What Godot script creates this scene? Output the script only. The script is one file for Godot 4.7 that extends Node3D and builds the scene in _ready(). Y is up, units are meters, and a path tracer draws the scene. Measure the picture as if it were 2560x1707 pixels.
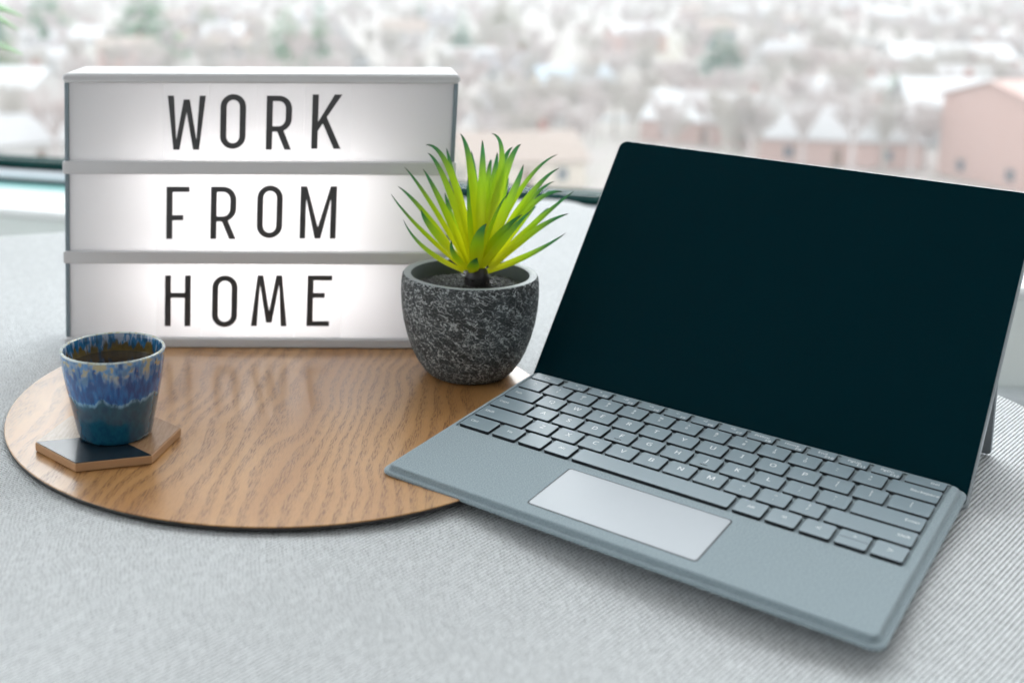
extends Node3D

# A bright window seat by daylight: light box, potted plant, cup on a coaster and a laptop.
const EYE := Vector3(0.07227, 0.28937, 0.87688)
const WIN_O := Vector3(-0.588, 0.0, -1.257)          # left point of the window line, seen in plan
const WIN_E := Vector3(0.9493, 0.0, 0.3143)          # along the window, to the right
const WIN_N := Vector3(-0.3143, 0.0, 0.9493)         # into the room
const FLOOR_Y := -0.45
const TOWN_Y := -22.0
const LEAN := Transform3D(Vector3(1, 0, 0), Vector3(0.033, 1, 0), Vector3(0, 0, 1), Vector3(-0.0069, 0, 0))   # the light box is a little out of square

var rng := RandomNumberGenerator.new()
var counts := {}

# ---------------------------------------------------------------- helpers
func numbered(called: String) -> String:
	var n: int = counts.get(called, 0)
	counts[called] = n + 1
	return called if n == 0 else "%s_%03d" % [called, n]

func thing(called: String, label: String, category: String, at := Vector3.ZERO, group := "") -> Node3D:
	var o := Node3D.new()
	o.name = numbered(called)
	add_child(o)
	o.position = at
	o.set_meta("label", label)
	o.set_meta("category", category)
	if group != "":
		o.set_meta("group", group)
	return o

func part(called: String, mesh: Mesh, m: Material, parent: Node, at := Vector3.ZERO) -> MeshInstance3D:
	var o := MeshInstance3D.new()
	o.name = called
	o.mesh = mesh
	if m != null:
		o.material_override = m
	parent.add_child(o, true)
	o.position = at
	return o

func structure(called: String, mesh: Mesh, m: Material, label: String, category: String) -> MeshInstance3D:
	var o := part(numbered(called), mesh, m, self)
	o.set_meta("kind", "structure")
	o.set_meta("label", label)
	o.set_meta("category", category)
	return o

func lin(r: float, g: float, b: float) -> Color:
	return Color(r, g, b).linear_to_srgb()

func mat(c: Color, rough := 0.6, spec := 0.5) -> StandardMaterial3D:
	var m := StandardMaterial3D.new()
	m.albedo_color = c
	m.roughness = rough
	m.metallic_specular = spec
	return m

func quad(st: SurfaceTool, a: Vector3, b: Vector3, c: Vector3, d: Vector3) -> void:
	# corners counter-clockwise seen from outside
	st.add_vertex(a); st.add_vertex(c); st.add_vertex(b)
	st.add_vertex(a); st.add_vertex(d); st.add_vertex(c)

func tri(st: SurfaceTool, a: Vector3, b: Vector3, c: Vector3) -> void:
	st.add_vertex(a); st.add_vertex(c); st.add_vertex(b)

func begin(smooth := false) -> SurfaceTool:
	var st := SurfaceTool.new()
	st.begin(Mesh.PRIMITIVE_TRIANGLES)
	st.set_smooth_group(0 if smooth else -1)
	return st

func done(st: SurfaceTool) -> ArrayMesh:
	st.generate_normals()
	return st.commit()

# rings run upwards on the outside; each ring counter-clockwise seen from above
func loft(rings: Array, cap_low := true, cap_high := true, smooth := false) -> ArrayMesh:
	var st := begin(smooth)
	for k in rings.size() - 1:
		var a: PackedVector3Array = rings[k]
		var b: PackedVector3Array = rings[k + 1]
		var n := a.size()
		for i in n:
			var j := (i + 1) % n
			quad(st, a[i], a[j], b[j], b[i])
	st.set_smooth_group(-1)
	for e in [[cap_low, rings[0], false], [cap_high, rings[rings.size() - 1], true]]:
		if not e[0]:
			continue
		var r: PackedVector3Array = e[1]
		var c := Vector3.ZERO
		for v in r:
			c += v
		c /= r.size()
		for i in r.size():
			var j := (i + 1) % r.size()
			if e[2]:
				tri(st, c, r[i], r[j])
			else:
				tri(st, c, r[j], r[i])
	return done(st)

# rounded rectangle in plan, counter-clockwise seen from above
func round_rect(x0: float, x1: float, z0: float, z1: float, r: float, y: float, seg := 4) -> PackedVector3Array:
	var out := PackedVector3Array()
	r = maxf(r, 0.00001)
	var cs := [[x1 - r, z0 + r, 0.0], [x0 + r, z0 + r, PI / 2], [x0 + r, z1 - r, PI], [x1 - r, z1 - r, PI * 1.5]]
	for c in cs:
		for i in seg + 1:
			var a: float = c[2] + PI / 2 * i / seg
			out.append(Vector3(c[0] + r * cos(a), y, c[1] - r * sin(a)))
	return out

func slab(x0: float, x1: float, y0: float, y1: float, z0: float, z1: float, r := 0.0, c := 0.0, seg := 4) -> ArrayMesh:
	var rings := []
	if c > 0.0:
		rings.append(round_rect(x0 + c, x1 - c, z0 + c, z1 - c, r - c, y0, seg))
		rings.append(round_rect(x0, x1, z0, z1, r, y0 + c, seg))
		rings.append(round_rect(x0, x1, z0, z1, r, y1 - c, seg))
		rings.append(round_rect(x0 + c, x1 - c, z0 + c, z1 - c, r - c, y1, seg))
	else:
		rings.append(round_rect(x0, x1, z0, z1, r, y0, seg))
		rings.append(round_rect(x0, x1, z0, z1, r, y1, seg))
	return loft(rings)

func box(x0: float, x1: float, y0: float, y1: float, z0: float, z1: float, c := 0.0) -> ArrayMesh:
	return slab(x0, x1, y0, y1, z0, z1, c * 1.01, c, 1)

# profile: Vector2(radius, height) going up the outside; uv: u round, v along
func lathe(profile: PackedVector2Array, seg := 64, wobble := 0.0) -> ArrayMesh:
	var st := begin(true)
	var total := 0.0
	var lengths := [0.0]
	for k in profile.size() - 1:
		total += profile[k].distance_to(profile[k + 1])
		lengths.append(total)
	var p := func(k: int, i: int) -> Vector3:
		var a := TAU * i / seg
		var r: float = profile[k].x * (1.0 + wobble * (sin(2.0 * a + 0.6) + 0.6 * sin(3.0 * a + 2.0 + 14.0 * profile[k].y)))
		return Vector3(r * cos(a), profile[k].y + wobble * 0.012 * sin(2.0 * a + 1.0) * signf(profile[k].x), -r * sin(a))
	for k in profile.size() - 1:
		for i in seg:
			var q := [[k, i], [k, i + 1], [k + 1, i + 1], [k + 1, i]]
			for t in [[0, 2, 1], [0, 3, 2]]:
				for w in t:
					var e: Array = q[w]
					st.set_uv(Vector2(float(e[1]) / seg, lengths[e[0]] / total))
					st.add_vertex(p.call(e[0], e[1] % seg))
	return done(st)

func noise(seed_value: int, freq: float, octaves := 3, kind := FastNoiseLite.TYPE_SIMPLEX_SMOOTH) -> FastNoiseLite:
	var n := FastNoiseLite.new()
	n.seed = seed_value
	n.noise_type = kind
	n.frequency = freq
	n.fractal_octaves = octaves
	return n

func tex(w: int, h: int, bytes: PackedByteArray, grey := false) -> ImageTexture:
	return ImageTexture.create_from_image(Image.create_from_data(w, h, false, Image.FORMAT_L8 if grey else Image.FORMAT_RGB8, bytes))

func put_rgb(b: PackedByteArray, at: int, c: Color) -> void:
	# c holds linear values
	var s := c.linear_to_srgb()
	b[at] = int(clampf(s.r, 0, 1) * 255.0)
	b[at + 1] = int(clampf(s.g, 0, 1) * 255.0)
	b[at + 2] = int(clampf(s.b, 0, 1) * 255.0)

func col(r: float, g: float, b: float) -> Color:
	return Color(r, g, b)

# ---------------------------------------------------------------- build
func _ready() -> void:
	rng.seed = 20
	set_camera_and_light()
	build_room()
	build_pouf()
	build_town()
	build_board()
	build_light_box()
	build_plant()
	build_cup()
	build_laptop()
	build_house_plant()

func set_camera_and_light() -> void:
	var cam := Camera3D.new()
	cam.name = "camera"
	cam.projection = Camera3D.PROJECTION_FRUSTUM
	cam.near = 0.05
	cam.far = 6000.0
	cam.size = 2.0 * 853.5 / 2923.07 * cam.near
	cam.frustum_offset = Vector2((1280.0 - 865.43) / 2923.07, -(853.5 - 443.2) / 2923.07) * cam.near
	cam.position = EYE
	cam.rotation = Vector3(-0.173214, 0.008899, 0.002113)
	add_child(cam)
	cam.current = true
	var env := Environment.new()
	env.tonemap_mode = Environment.TONE_MAPPER_LINEAR
	env.tonemap_exposure = 3.05
	env.background_mode = Environment.BG_SKY
	var sky := Sky.new()
	var sm := ProceduralSkyMaterial.new()
	sm.sky_top_color = Color(0.945, 0.975, 1.0)
	sm.sky_horizon_color = Color(0.88, 0.91, 0.93)
	sm.ground_horizon_color = Color(0.6, 0.6, 0.6)
	sm.ground_bottom_color = Color(0.5, 0.5, 0.5)
	sm.sky_curve = 0.3
	sky.sky_material = sm
	env.sky = sky
	env.sdfgi_enabled = true
	env.ssao_enabled = true
	env.ssil_enabled = true
	env.fog_enabled = true
	env.fog_density = 0.0006
	env.fog_light_color = Color(0.95, 0.96, 0.97)
	var we := WorldEnvironment.new()
	we.name = "daylight"
	we.environment = env
	var lens := CameraAttributesPhysical.new()
	lens.frustum_focal_length = 35.0
	lens.exposure_aperture = 4.7
	lens.frustum_focus_distance = 0.74
	we.camera_attributes = lens
	add_child(we)
	var sun := DirectionalLight3D.new()
	sun.name = "veiled_sun"
	sun.light_energy = 0.5
	sun.light_angular_distance = 70.0
	sun.light_color = Color(0.97, 0.99, 1.0)
	sun.shadow_enabled = true
	add_child(sun)
	sun.look_at_from_position(Vector3(1.6, 6.0, -6.0), Vector3.ZERO)

# ---------------------------------------------------------------- room and window
# a box given along the window (u), into the room (w) and in height
func wall_box(u0: float, u1: float, y0: float, y1: float, w0: float, w1: float, c := 0.0) -> ArrayMesh:
	var m := box(u0, u1, y0, y1, w0, w1, c)
	var st := SurfaceTool.new()
	st.append_from(m, 0, Transform3D(Basis(WIN_E, Vector3.UP, WIN_N), WIN_O))
	return st.commit()

func build_room() -> void:
	var wall := mat(lin(0.66, 0.66, 0.66), 0.8)
	var white := mat(lin(0.72, 0.72, 0.72), 0.8)
	var floor_m := mat(lin(0.46, 0.44, 0.42), 0.5)
	var u0 := -1.5
	var u1 := 3.0
	var w1 := 3.2
	var top := 2.6
	structure("floor", wall_box(u0, u1, FLOOR_Y - 0.1, FLOOR_Y, -0.3, w1), floor_m, "wooden floor under the grey pouf", "floor")
	structure("ceiling", wall_box(u0 - 0.1, u1 + 0.1, top, top + 0.1, -0.08, w1 + 0.1), white, "white ceiling of the room", "ceiling")
	structure("wall_right", wall_box(u1, u1 + 0.1, FLOOR_Y, top, -0.3, w1), wall, "pale wall to the right of the window", "wall")
	structure("wall_back", wall_box(u0 - 0.1, u1 + 0.1, FLOOR_Y, top, w1, w1 + 0.1), wall, "pale wall behind the viewer", "wall")
	structure("wall_below_window", wall_box(u0, u1, FLOOR_Y, -0.1075, -0.3, 0.212), mat(lin(0.82, 0.87, 0.85), 0.6), "pale grey wall below the window", "wall")
	structure("wall_below_side_window", wall_box(u0 - 0.1, u0, FLOOR_Y, -0.108, -0.3, w1), wall, "pale wall below the side window", "wall")
	structure("window_sill", wall_box(u0, u1, -0.1072, -0.0925, -0.08, 0.222, 0.004), mat(lin(0.84, 0.86, 0.86), 0.25), "deep white window sill behind the pouf", "window sill")
	# window: frame rails, gaskets and glass
	var frame := mat(lin(0.8, 0.82, 0.82), 0.3)
	var gasket := mat(lin(0.004, 0.03, 0.028), 0.9, 0.1)
	var glass := mat(Color(0.96, 0.99, 0.98, 0.04), 0.0)
	glass.transparency = BaseMaterial3D.TRANSPARENCY_ALPHA
	var t := thing("window", "wide window with white frame and dark gaskets behind the pouf", "window")
	part("gasket", wall_box(u0 + 0.003, u1 - 0.003, -0.0922, -0.0850, -0.08, 0.012), gasket, t)
	part("sash_rail", wall_box(u0 + 0.002, u1 - 0.002, -0.0848, -0.0675, -0.08, 0.016, 0.003), mat(lin(0.86, 0.86, 0.92), 0.25), t)
	part("gasket", wall_box(u0 + 0.003, u1 - 0.003, -0.0676, -0.0572, -0.08, 0.006), gasket, t)
	part("sill_seal", wall_box(u0 + 0.003, u1 - 0.003, -0.0926, -0.0915, 0.165, 0.172), mat(lin(0.05, 0.42, 0.36), 0.5), t)
	part("sill_seal", wall_box(u0 + 0.003, u1 - 0.003, -0.0926, -0.0910, 0.018, 0.060), mat(lin(0.30, 0.62, 0.60), 0.4), t)
	part("top_rail", wall_box(u0 + 0.002, u1 - 0.002, top - 0.07, top - 0.002, -0.08, 0.0, 0.003), frame, t)
	part("side_rail", wall_box(u0 + 0.002, u0 + 0.05, -0.058, top - 0.07, -0.08, 0.0, 0.003), frame, t)
	part("side_rail", wall_box(u1 - 0.05, u1 - 0.002, -0.058, top - 0.07, -0.08, 0.0, 0.003), frame, t)
	part("glass_pane", wall_box(u0 + 0.051, u1 - 0.051, -0.0570, top - 0.071, -0.046, -0.040), glass, t)
	var t2 := thing("side_window", "window to the left of the pouf, out of view, lighting the cup side", "window")
	part("bottom_rail", wall_box(u0 - 0.08, u0 - 0.004, -0.107, -0.04, -0.07, w1 - 0.002, 0.003), frame, t2)
	part("top_rail", wall_box(u0 - 0.08, u0 - 0.004, top - 0.07, top - 0.002, -0.07, w1 - 0.002, 0.003), frame, t2)
	part("side_rail", wall_box(u0 - 0.08, u0 - 0.004, -0.039, top - 0.071, w1 - 0.06, w1 - 0.002, 0.003), frame, t2)
	part("side_rail", wall_box(u0 - 0.08, u0 - 0.004, -0.039, top - 0.071, -0.07, -0.01, 0.003), frame, t2)
	part("glass_pane", wall_box(u0 - 0.046, u0 - 0.040, -0.0395, top - 0.0705, -0.009, w1 - 0.061), glass, t2)
	structure("baseboard", wall_box(u0, u1, FLOOR_Y, -0.225, 0.213, 0.245, 0.004), mat(lin(0.74, 0.79, 0.82), 0.4), "low white baseboard at the foot of the window wall", "baseboard")

# ---------------------------------------------------------------- pouf
func fabric_textures() -> Array:
	var n := 1024
	var ribs := 40
	var stitches := 34
	var a := PackedByteArray()
	a.resize(n * n * 3)
	var h := PackedByteArray()
	h.resize(n * n)
	var tone := []
	var shift := []
	var amp := []
	var dusk := []
	for r in ribs:
		shift.append(rng.randf())
		var row := []
		var rowa := []
		var rowd := []
		for s in stitches:
			row.append(rng.randf_range(0.76, 0.87))
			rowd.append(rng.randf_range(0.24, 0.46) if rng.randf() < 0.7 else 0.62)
			rowa.append(rng.randf_range(0.65, 1.0))
		tone.append(row)
		amp.append(rowa)
		dusk.append(rowd)
	var fuzz := noise(3, 0.11, 2).get_seamless_image(n, n).get_data()
	var lut := PackedByteArray()
	lut.resize(1024)
	for i in 1024:
		lut[i] = int(col(i / 1023.0, 0, 0).linear_to_srgb().r * 255.0)
	var wide := float(n) / ribs
	var long := float(n) / stitches
	for y in n:
		for x in n:
			var f := fuzz[y * n + x] / 255.0
			var fx := fposmod(x + (f - 0.5) * 5.0, n) / wide
			var r := int(fx) % ribs
			var p := fx - int(fx)
			var fy: float = fposmod(y / long + shift[r] * 3.0 + p * 0.6, stitches)
			var s := int(fy) % stitches
			var q := fy - int(fy)
			var e := absf(2.0 * p - 1.0)
			var hh: float = (1.0 - pow(e, 2.4)) * (0.78 + 0.22 * sin(PI * q)) * (0.7 + 0.3 * amp[r][s])
			# pale cords with a greyer yarn between them
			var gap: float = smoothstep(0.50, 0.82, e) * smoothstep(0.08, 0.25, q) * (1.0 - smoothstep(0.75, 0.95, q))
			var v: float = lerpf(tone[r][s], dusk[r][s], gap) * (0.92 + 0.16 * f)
			var at := y * n + x
			h[at] = int(clampf(hh * 0.9 + f * 0.1, 0, 1) * 255.0)
			var i3 := at * 3
			var g := int(clampf(v, 0, 1) * 1023.0)
			a[i3] = lut[mini(1023, int(g * 0.965))]
			a[i3 + 1] = lut[mini(1023, int(g * 0.99))]
			a[i3 + 2] = lut[mini(1023, int(g * 1.0))]
	return [tex(n, n, a), tex(n, n, h, true)]

func pouf_y(x: float, z: float) -> float:
	var d := Vector2(x - 0.0235, z - 0.114).length()
	var y := -0.0045 - 0.003 * smoothstep(0.187, 0.40, d)
	# the cushion falls away in front of the keyboard
	var q := Vector2(x - 0.08643, z - 0.23124)
	var ahead := q.dot(Vector2(-0.61073, 0.79017))
	var beside := q.dot(Vector2(0.79181, 0.60993))
	y -= 0.011 * smoothstep(-0.09, 0.03, ahead) * smoothstep(0.0, 0.16, beside) * (1.0 - 0.75 * smoothstep(0.26, 0.36, beside))
	y -= 0.0008 * smoothstep(0.25, 0.35, d) * (sin(x * 17.0 + z * 9.0) + sin(z * 23.0 - x * 6.0))
	return y

func build_pouf() -> void:
	var corners := [Vector2(0.366, -0.701), Vector2(-0.711, -0.301), Vector2(-0.336, 1.154), Vector2(0.80, 1.10)]
	var rad := 0.075
	var outline := PackedVector2Array()
	for i in 4:
		var p: Vector2 = corners[i]
		var a: Vector2 = (corners[(i + 3) % 4] - p).normalized()
		var b: Vector2 = (corners[(i + 1) % 4] - p).normalized()
		for k in 11:
			var t := k / 10.0
			var q0 := p + a * rad
			var q1 := p + b * rad
			outline.append(q0.lerp(p, t).lerp(p.lerp(q1, t), t))
		var nxt: Vector2 = corners[(i + 1) % 4]
		for k in range(1, 14):
			outline.append((p + b * rad).lerp(nxt - b * rad, k / 14.0))
	var centre := Vector2(0.03, 0.28)
	var rings := []
	var fillet := 0.028
	for k in range(1, 31):
		var s := k / 30.0
		var ring := PackedVector3Array()
		for v in outline:
			var d := v - centre
			var p := centre + d * (s * (1.0 - fillet / d.length()))
			ring.append(Vector3(p.x, pouf_y(p.x, p.y), p.y))
		rings.append(ring)
	for k in range(1, 9):
		var a := PI / 2 * k / 8.0
		var ring := PackedVector3Array()
		for v in outline:
			var d := v - centre
			var p := centre + d * (1.0 - fillet / d.length() * (1.0 - sin(a)))
			ring.append(Vector3(p.x, pouf_y(p.x, p.y) - fillet * (1.0 - cos(a)), p.y))
		rings.append(ring)
	for yy in [-0.12, -0.28, FLOOR_Y + 0.02, FLOOR_Y]:
		var ring := PackedVector3Array()
		for v in outline:
			var d := v - centre
			var p := centre + d * (1.0 + 0.02 * sin(PI * (yy + 0.03) / (FLOOR_Y + 0.03)))
			ring.append(Vector3(p.x, yy, p.y))
		rings.append(ring)
	rings.reverse()
	var st := begin(true)
	var tile := 0.09
	var uv := func(v: Vector3) -> Vector2:
		# u across the ribs, v along them: ribs run 45 degrees in plan
		var along := (v.x - v.z) * 0.70711
		var across := (v.x + v.z) * 0.70711 - (v.y + 0.01) * 0.9
		return Vector2(across / tile, along / tile)
	var add := func(a: Vector3, b: Vector3, c: Vector3) -> void:
		for v in [a, c, b]:
			st.set_uv(uv.call(v))
			st.add_vertex(v)
	for k in rings.size() - 1:
		var a: PackedVector3Array = rings[k]
		var b: PackedVector3Array = rings[k + 1]
		for i in a.size():
			var j := (i + 1) % a.size()
			add.call(a[i], a[j], b[j])
			add.call(a[i], b[j], b[i])
	var r: PackedVector3Array = rings[rings.size() - 1]
	var c := Vector3(centre.x, pouf_y(centre.x, centre.y), centre.y)
	for i in r.size():
		add.call(c, r[i], r[(i + 1) % r.size()])
	var t := fabric_textures()
	var m := StandardMaterial3D.new()
	m.albedo_texture = t[0]
	m.heightmap_enabled = true
	m.heightmap_texture = t[1]
	m.heightmap_scale = 0.16
	m.roughness = 0.95
	m.metallic_specular = 0.25
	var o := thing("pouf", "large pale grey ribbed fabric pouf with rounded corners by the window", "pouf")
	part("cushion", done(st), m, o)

# ---------------------------------------------------------------- town outside
func gable(w: float, d: float, h: float, over: float, th: float) -> ArrayMesh:
	# ridge along x; a roof of two slabs
	var st := begin()
	var x := w / 2 + over
	var z := d / 2 + over
	var slope := h / (d / 2)
	var low := -over * slope
	for s in [-1.0, 1.0]:
		var a := Vector3(-x, low, s * z)
		var b := Vector3(x, low, s * z)
		var c := Vector3(x, h, 0)
		var e := Vector3(-x, h, 0)
		var up := Vector3(0, th, 0)
		if s > 0:
			quad(st, a + up, b + up, c + up, e + up)
			quad(st, a, b, b + up, a + up)
			quad(st, b, c, c + up, b + up)
			quad(st, e, a, a + up, e + up)
		else:
			quad(st, b + up, a + up, e + up, c + up)
			quad(st, b, a, a + up, b + up)
			quad(st, c, b, b + up, c + up)
			quad(st, a, e, e + up, a + up)
	return done(st)

func house_walls(w: float, d: float, h: float, gh: float) -> ArrayMesh:
	var st := begin()
	var x := w / 2
	var z := d / 2
	var p := [Vector3(-x, 0, z), Vector3(x, 0, z), Vector3(x, 0, -z), Vector3(-x, 0, -z)]
	var up := Vector3(0, h, 0)
	for i in 4:
		var j := (i + 1) % 4
		quad(st, p[i], p[j], p[j] + up, p[i] + up)
	tri(st, p[1] + up, p[2] + up, Vector3(x, h + gh, 0))
	tri(st, p[3] + up, p[0] + up, Vector3(-x, h + gh, 0))
	return done(st)

func make_house(w: float, d: float, h: float, gh: float, wall_m: Material, roof_m: Material, at: Vector3, turn: float, label: String, group: String) -> Node3D:
	var t := thing("house", label, "house", at, group)
	t.rotation.y = turn
	part("wall", house_walls(w, d, h, gh), wall_m, t)
	var r := part("roof", gable(w, d, gh, 0.45, 0.18), roof_m, t, Vector3(0, h + 0.02, 0))
	part("chimney", box(-0.35, 0.35, 0, gh * 0.6 + 0.9, -0.35, 0.35), town.brick, r, Vector3(w * 0.28, gh * 0.5, -d * 0.12))
	var win := box(-0.55, 0.55, -0.65, 0.65, -0.03, 0.05)
	for s in [-0.3, 0.0, 0.3]:
		for f in ([1.5] if h < 4.5 else [1.5, 4.1]):
			if s == 0.0 and f == 1.5:
				part("door", box(-0.5, 0.5, 0, 2.1, -0.03, 0.05), town.door, t, Vector3(s * w, 0, d / 2))
			else:
				part("window", win, town.pane, t, Vector3(s * w, f, d / 2))
	for s in [-0.25, 0.25]:
		var o := part("window", win, town.pane, t, Vector3(w / 2, 1.5, s * d))
		o.rotation.y = PI / 2
		var o2 := part("window", win, town.pane, t, Vector3(-w / 2, 1.5, s * d))
		o2.rotation.y = -PI / 2
	return t

var town := {}

func conifer_crown(seed_value: int, h: float, r: float, faces: int) -> ArrayMesh:
	var g := RandomNumberGenerator.new()
	g.seed = seed_value
	var st := begin()
	for i in faces:
		var f := pow(g.randf(), 1.5)
		var y := h * (0.06 + 0.94 * f)
		var tier := 0.78 + 0.22 * sin(f * 40.0)
		var rad := r * (1.0 - f) * tier * sqrt(g.randf_range(0.25, 1.0)) + 0.05
		var a := g.randf() * TAU
		var out := Vector3(cos(a), -0.35, sin(a))
		var side := Vector3(-sin(a), 0, cos(a))
		var p := Vector3(cos(a) * rad, y, sin(a) * rad)
		var s := h * 0.055 * (1.15 - f) * g.randf_range(0.7, 1.4)
		st.add_vertex(p - out * s * 0.6 - side * s * 0.6)
		st.add_vertex(p + out * s * 1.3 + Vector3(0, g.randf_range(-0.2, 0.2) * s, 0))
		st.add_vertex(p - out * s * 0.4 + side * s * 0.6)
	return done(st)

func bare_crown(seed_value: int, h: float, r: float, twigs: int) -> ArrayMesh:
	var g := RandomNumberGenerator.new()
	g.seed = seed_value
	var st := begin()
	# trunk and limbs
	var limb := func(a: Vector3, b: Vector3, ra: float, rb: float) -> void:
		var d := (b - a).normalized()
		var x := d.cross(Vector3(0.3, 0.1, 1.0)).normalized()
		var z := x.cross(d)
		for i in 5:
			var t0 := TAU * i / 5
			var t1 := TAU * (i + 1) / 5
			var u0 := x * cos(t0) + z * sin(t0)
			var u1 := x * cos(t1) + z * sin(t1)
			quad(st, a + u0 * ra, b + u0 * rb, b + u1 * rb, a + u1 * ra)
	var fork := Vector3(0, h * 0.35, 0)
	limb.call(Vector3.ZERO, fork, h * 0.03, h * 0.022)
	var tips := []
	for i in 9:
		var a := TAU * i / 9 + g.randf() * 0.5
		var e := Vector3(cos(a) * r * g.randf_range(0.3, 0.75), h * g.randf_range(0.6, 0.92), sin(a) * r * g.randf_range(0.3, 0.75))
		limb.call(fork, e, h * 0.014, h * 0.005)
		tips.append([fork.lerp(e, 0.4), e])
	for i in twigs:
		var l: Array = tips[g.randi() % 9]
		var p: Vector3 = (l[0] as Vector3).lerp(l[1], g.randf())
		var d := Vector3(g.randfn(), absf(g.randfn()) * 0.8 + 0.2, g.randfn()).normalized()
		var q := p + d * h * g.randf_range(0.08, 0.26)
		var s := d.cross(Vector3(g.randfn(), g.randfn(), g.randfn())).normalized() * h * 0.0045
		st.add_vertex(p - s)
		st.add_vertex(q)
		st.add_vertex(p + s)
	return done(st)

func build_town() -> void:
	town.brick = mat(lin(0.30, 0.13, 0.10), 0.9)
	town.door = mat(lin(0.2, 0.12, 0.08), 0.6)
	town.pane = mat(lin(0.10, 0.12, 0.14), 0.1)
	var pale := mat(lin(0.58, 0.56, 0.54), 0.9)
	var cream := mat(lin(0.55, 0.48, 0.40), 0.9)
	var grey := mat(lin(0.38, 0.37, 0.37), 0.9)
	var red := mat(lin(0.50, 0.34, 0.30), 0.9)
	var roof_white := mat(lin(0.56, 0.56, 0.56), 0.9, 0.2)
	var roof_grey := mat(lin(0.42, 0.41, 0.41), 0.9)
	var roof_dark := mat(lin(0.26, 0.24, 0.245), 0.9)
	var roof_brown := mat(lin(0.33, 0.26, 0.22), 0.9)
	var roof_blue := mat(lin(0.42, 0.50, 0.56), 0.9)
	# ground
	var gm := StandardMaterial3D.new()
	var nt := NoiseTexture2D.new()
	nt.width = 512
	nt.height = 512
	nt.seamless = true
	nt.noise = noise(9, 0.02, 4)
	var ramp := Gradient.new()
	ramp.offsets = PackedFloat32Array([0.0, 0.38, 0.5, 0.62, 1.0])
	ramp.colors = PackedColorArray([lin(0.30, 0.27, 0.24), lin(0.34, 0.31, 0.28), lin(0.38, 0.34, 0.32), lin(0.37, 0.33, 0.31), lin(0.30, 0.33, 0.24)])
	nt.color_ramp = ramp
	gm.albedo_texture = nt
	gm.uv1_triplanar = true
	gm.uv1_world_triplanar = true
	gm.uv1_scale = Vector3.ONE * 0.008
	gm.roughness = 1.0
	var st := begin()
	quad(st, Vector3(-2500, TOWN_Y, 0), Vector3(2500, TOWN_Y, 0), Vector3(2500, TOWN_Y, -4000), Vector3(-2500, TOWN_Y, -4000))
	structure("ground", done(st), gm, "winter ground of the town seen far below through the window", "ground")
	# streets
	var road := mat(lin(0.20, 0.20, 0.205), 0.9)
	for r in [[Vector3(-300, 0, -190), Vector3(320, 0, -172), 7.0], [Vector3(-400, 0, -262), Vector3(500, 0, -300), 7.0], [Vector3(12, 0, -60), Vector3(-30, 0, -900), 6.5], [Vector3(110, 0, -60), Vector3(260, 0, -900), 6.5]]:
		var a: Vector3 = r[0]
		var b: Vector3 = r[1]
		var s: Vector3 = (b - a).normalized().cross(Vector3.UP) * r[2] * 0.5
		var st2 := begin()
		var up := Vector3(0, TOWN_Y + 0.03 + 0.01 * counts.get("road", 0), 0)
		quad(st2, a - s + up, a + s + up, b + s + up, b - s + up)
		quad(st2, a + s + up, a - s + up, b - s + up, b + s + up)
		structure("road", done(st2), road, "grey street running between the blurred houses", "road")
	# houses that can be told apart
	var y := TOWN_Y
	make_house(15, 10, 3.2, 3.0, pale, roof_white, Vector3(-84, y, -352), 0.35, "house with a bright white roof at the upper left beyond the window", "houses of the town")
	make_house(17, 11, 3.0, 2.6, pale, roof_grey, Vector3(-39, y, -137), 0.5, "pale grey roofed house just above the window frame left of the light box", "houses of the town")
	make_house(14, 9, 3.0, 2.4, cream, roof_blue, Vector3(40, y, -214), 0.1, "house with a pale bluish roof right of the light box", "houses of the town")
	make_house(17, 11, 3.2, 3.2, red, roof_white, Vector3(48.5, y, -157), -0.5, "house with whitish roof over a red brick wall above the laptop's left corner", "houses of the town")
	make_house(18, 12, 3.2, 3.2, red, roof_grey, Vector3(58, y, -141), -0.25, "pale roofed house with brick gable behind the middle of the laptop screen", "houses of the town")
	make_house(17, 14, 9.0, 2.0, red, mat(lin(0.52, 0.36, 0.32), 0.9), Vector3(76, y, -126), 0.25, "tall reddish brick house at the far right beyond the window", "houses of the town")
	make_house(13, 9, 3.0, 2.4, cream, roof_brown, Vector3(17, y, -124), 0.2, "brown roofed house low behind the potted plant", "houses of the town")
	make_house(22, 12, 6.0, 2.5, pale, roof_white, Vector3(118, y, -235), -0.15, "long house with a white roof at the upper right", "houses of the town")
	# rows of other houses
	var walls := [pale, cream, grey, red, pale]
	var roofs := [roof_white, roof_grey, roof_brown, roof_grey, roof_dark, roof_white]
	var n := 0
	var taken := [Vector2(-84, -352), Vector2(-39, -137), Vector2(40, -214), Vector2(48.5, -157), Vector2(58, -141), Vector2(76, -126), Vector2(17, -124), Vector2(118, -235)]
	while n < 62:
		var z := -rng.randf_range(110, 620)
		var x := z * -rng.randf_range(-0.34, 0.62) + 3.0
		var free := true
		for q in taken:
			if q.distance_to(Vector2(x, z)) < 21.0:
				free = false
		n += 1
		if not free:
			continue
		taken.append(Vector2(x, z))
		make_house(rng.randf_range(10, 16), rng.randf_range(8, 11), 3.0 if rng.randf() < 0.6 else 5.6, rng.randf_range(2.0, 3.2), walls[rng.randi() % 5], roofs[rng.randi() % 6], Vector3(x, y, z), rng.randf_range(-0.5, 0.5), "small blurred house among bare trees beyond the window", "houses among the bare trees")
	# conifers
	var greens := [mat(lin(0.045, 0.22, 0.05), 0.9, 0.1), mat(lin(0.035, 0.17, 0.09), 0.9, 0.1), mat(lin(0.14, 0.22, 0.05), 0.9, 0.1), mat(lin(0.19, 0.17, 0.06), 0.9, 0.1)]
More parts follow.
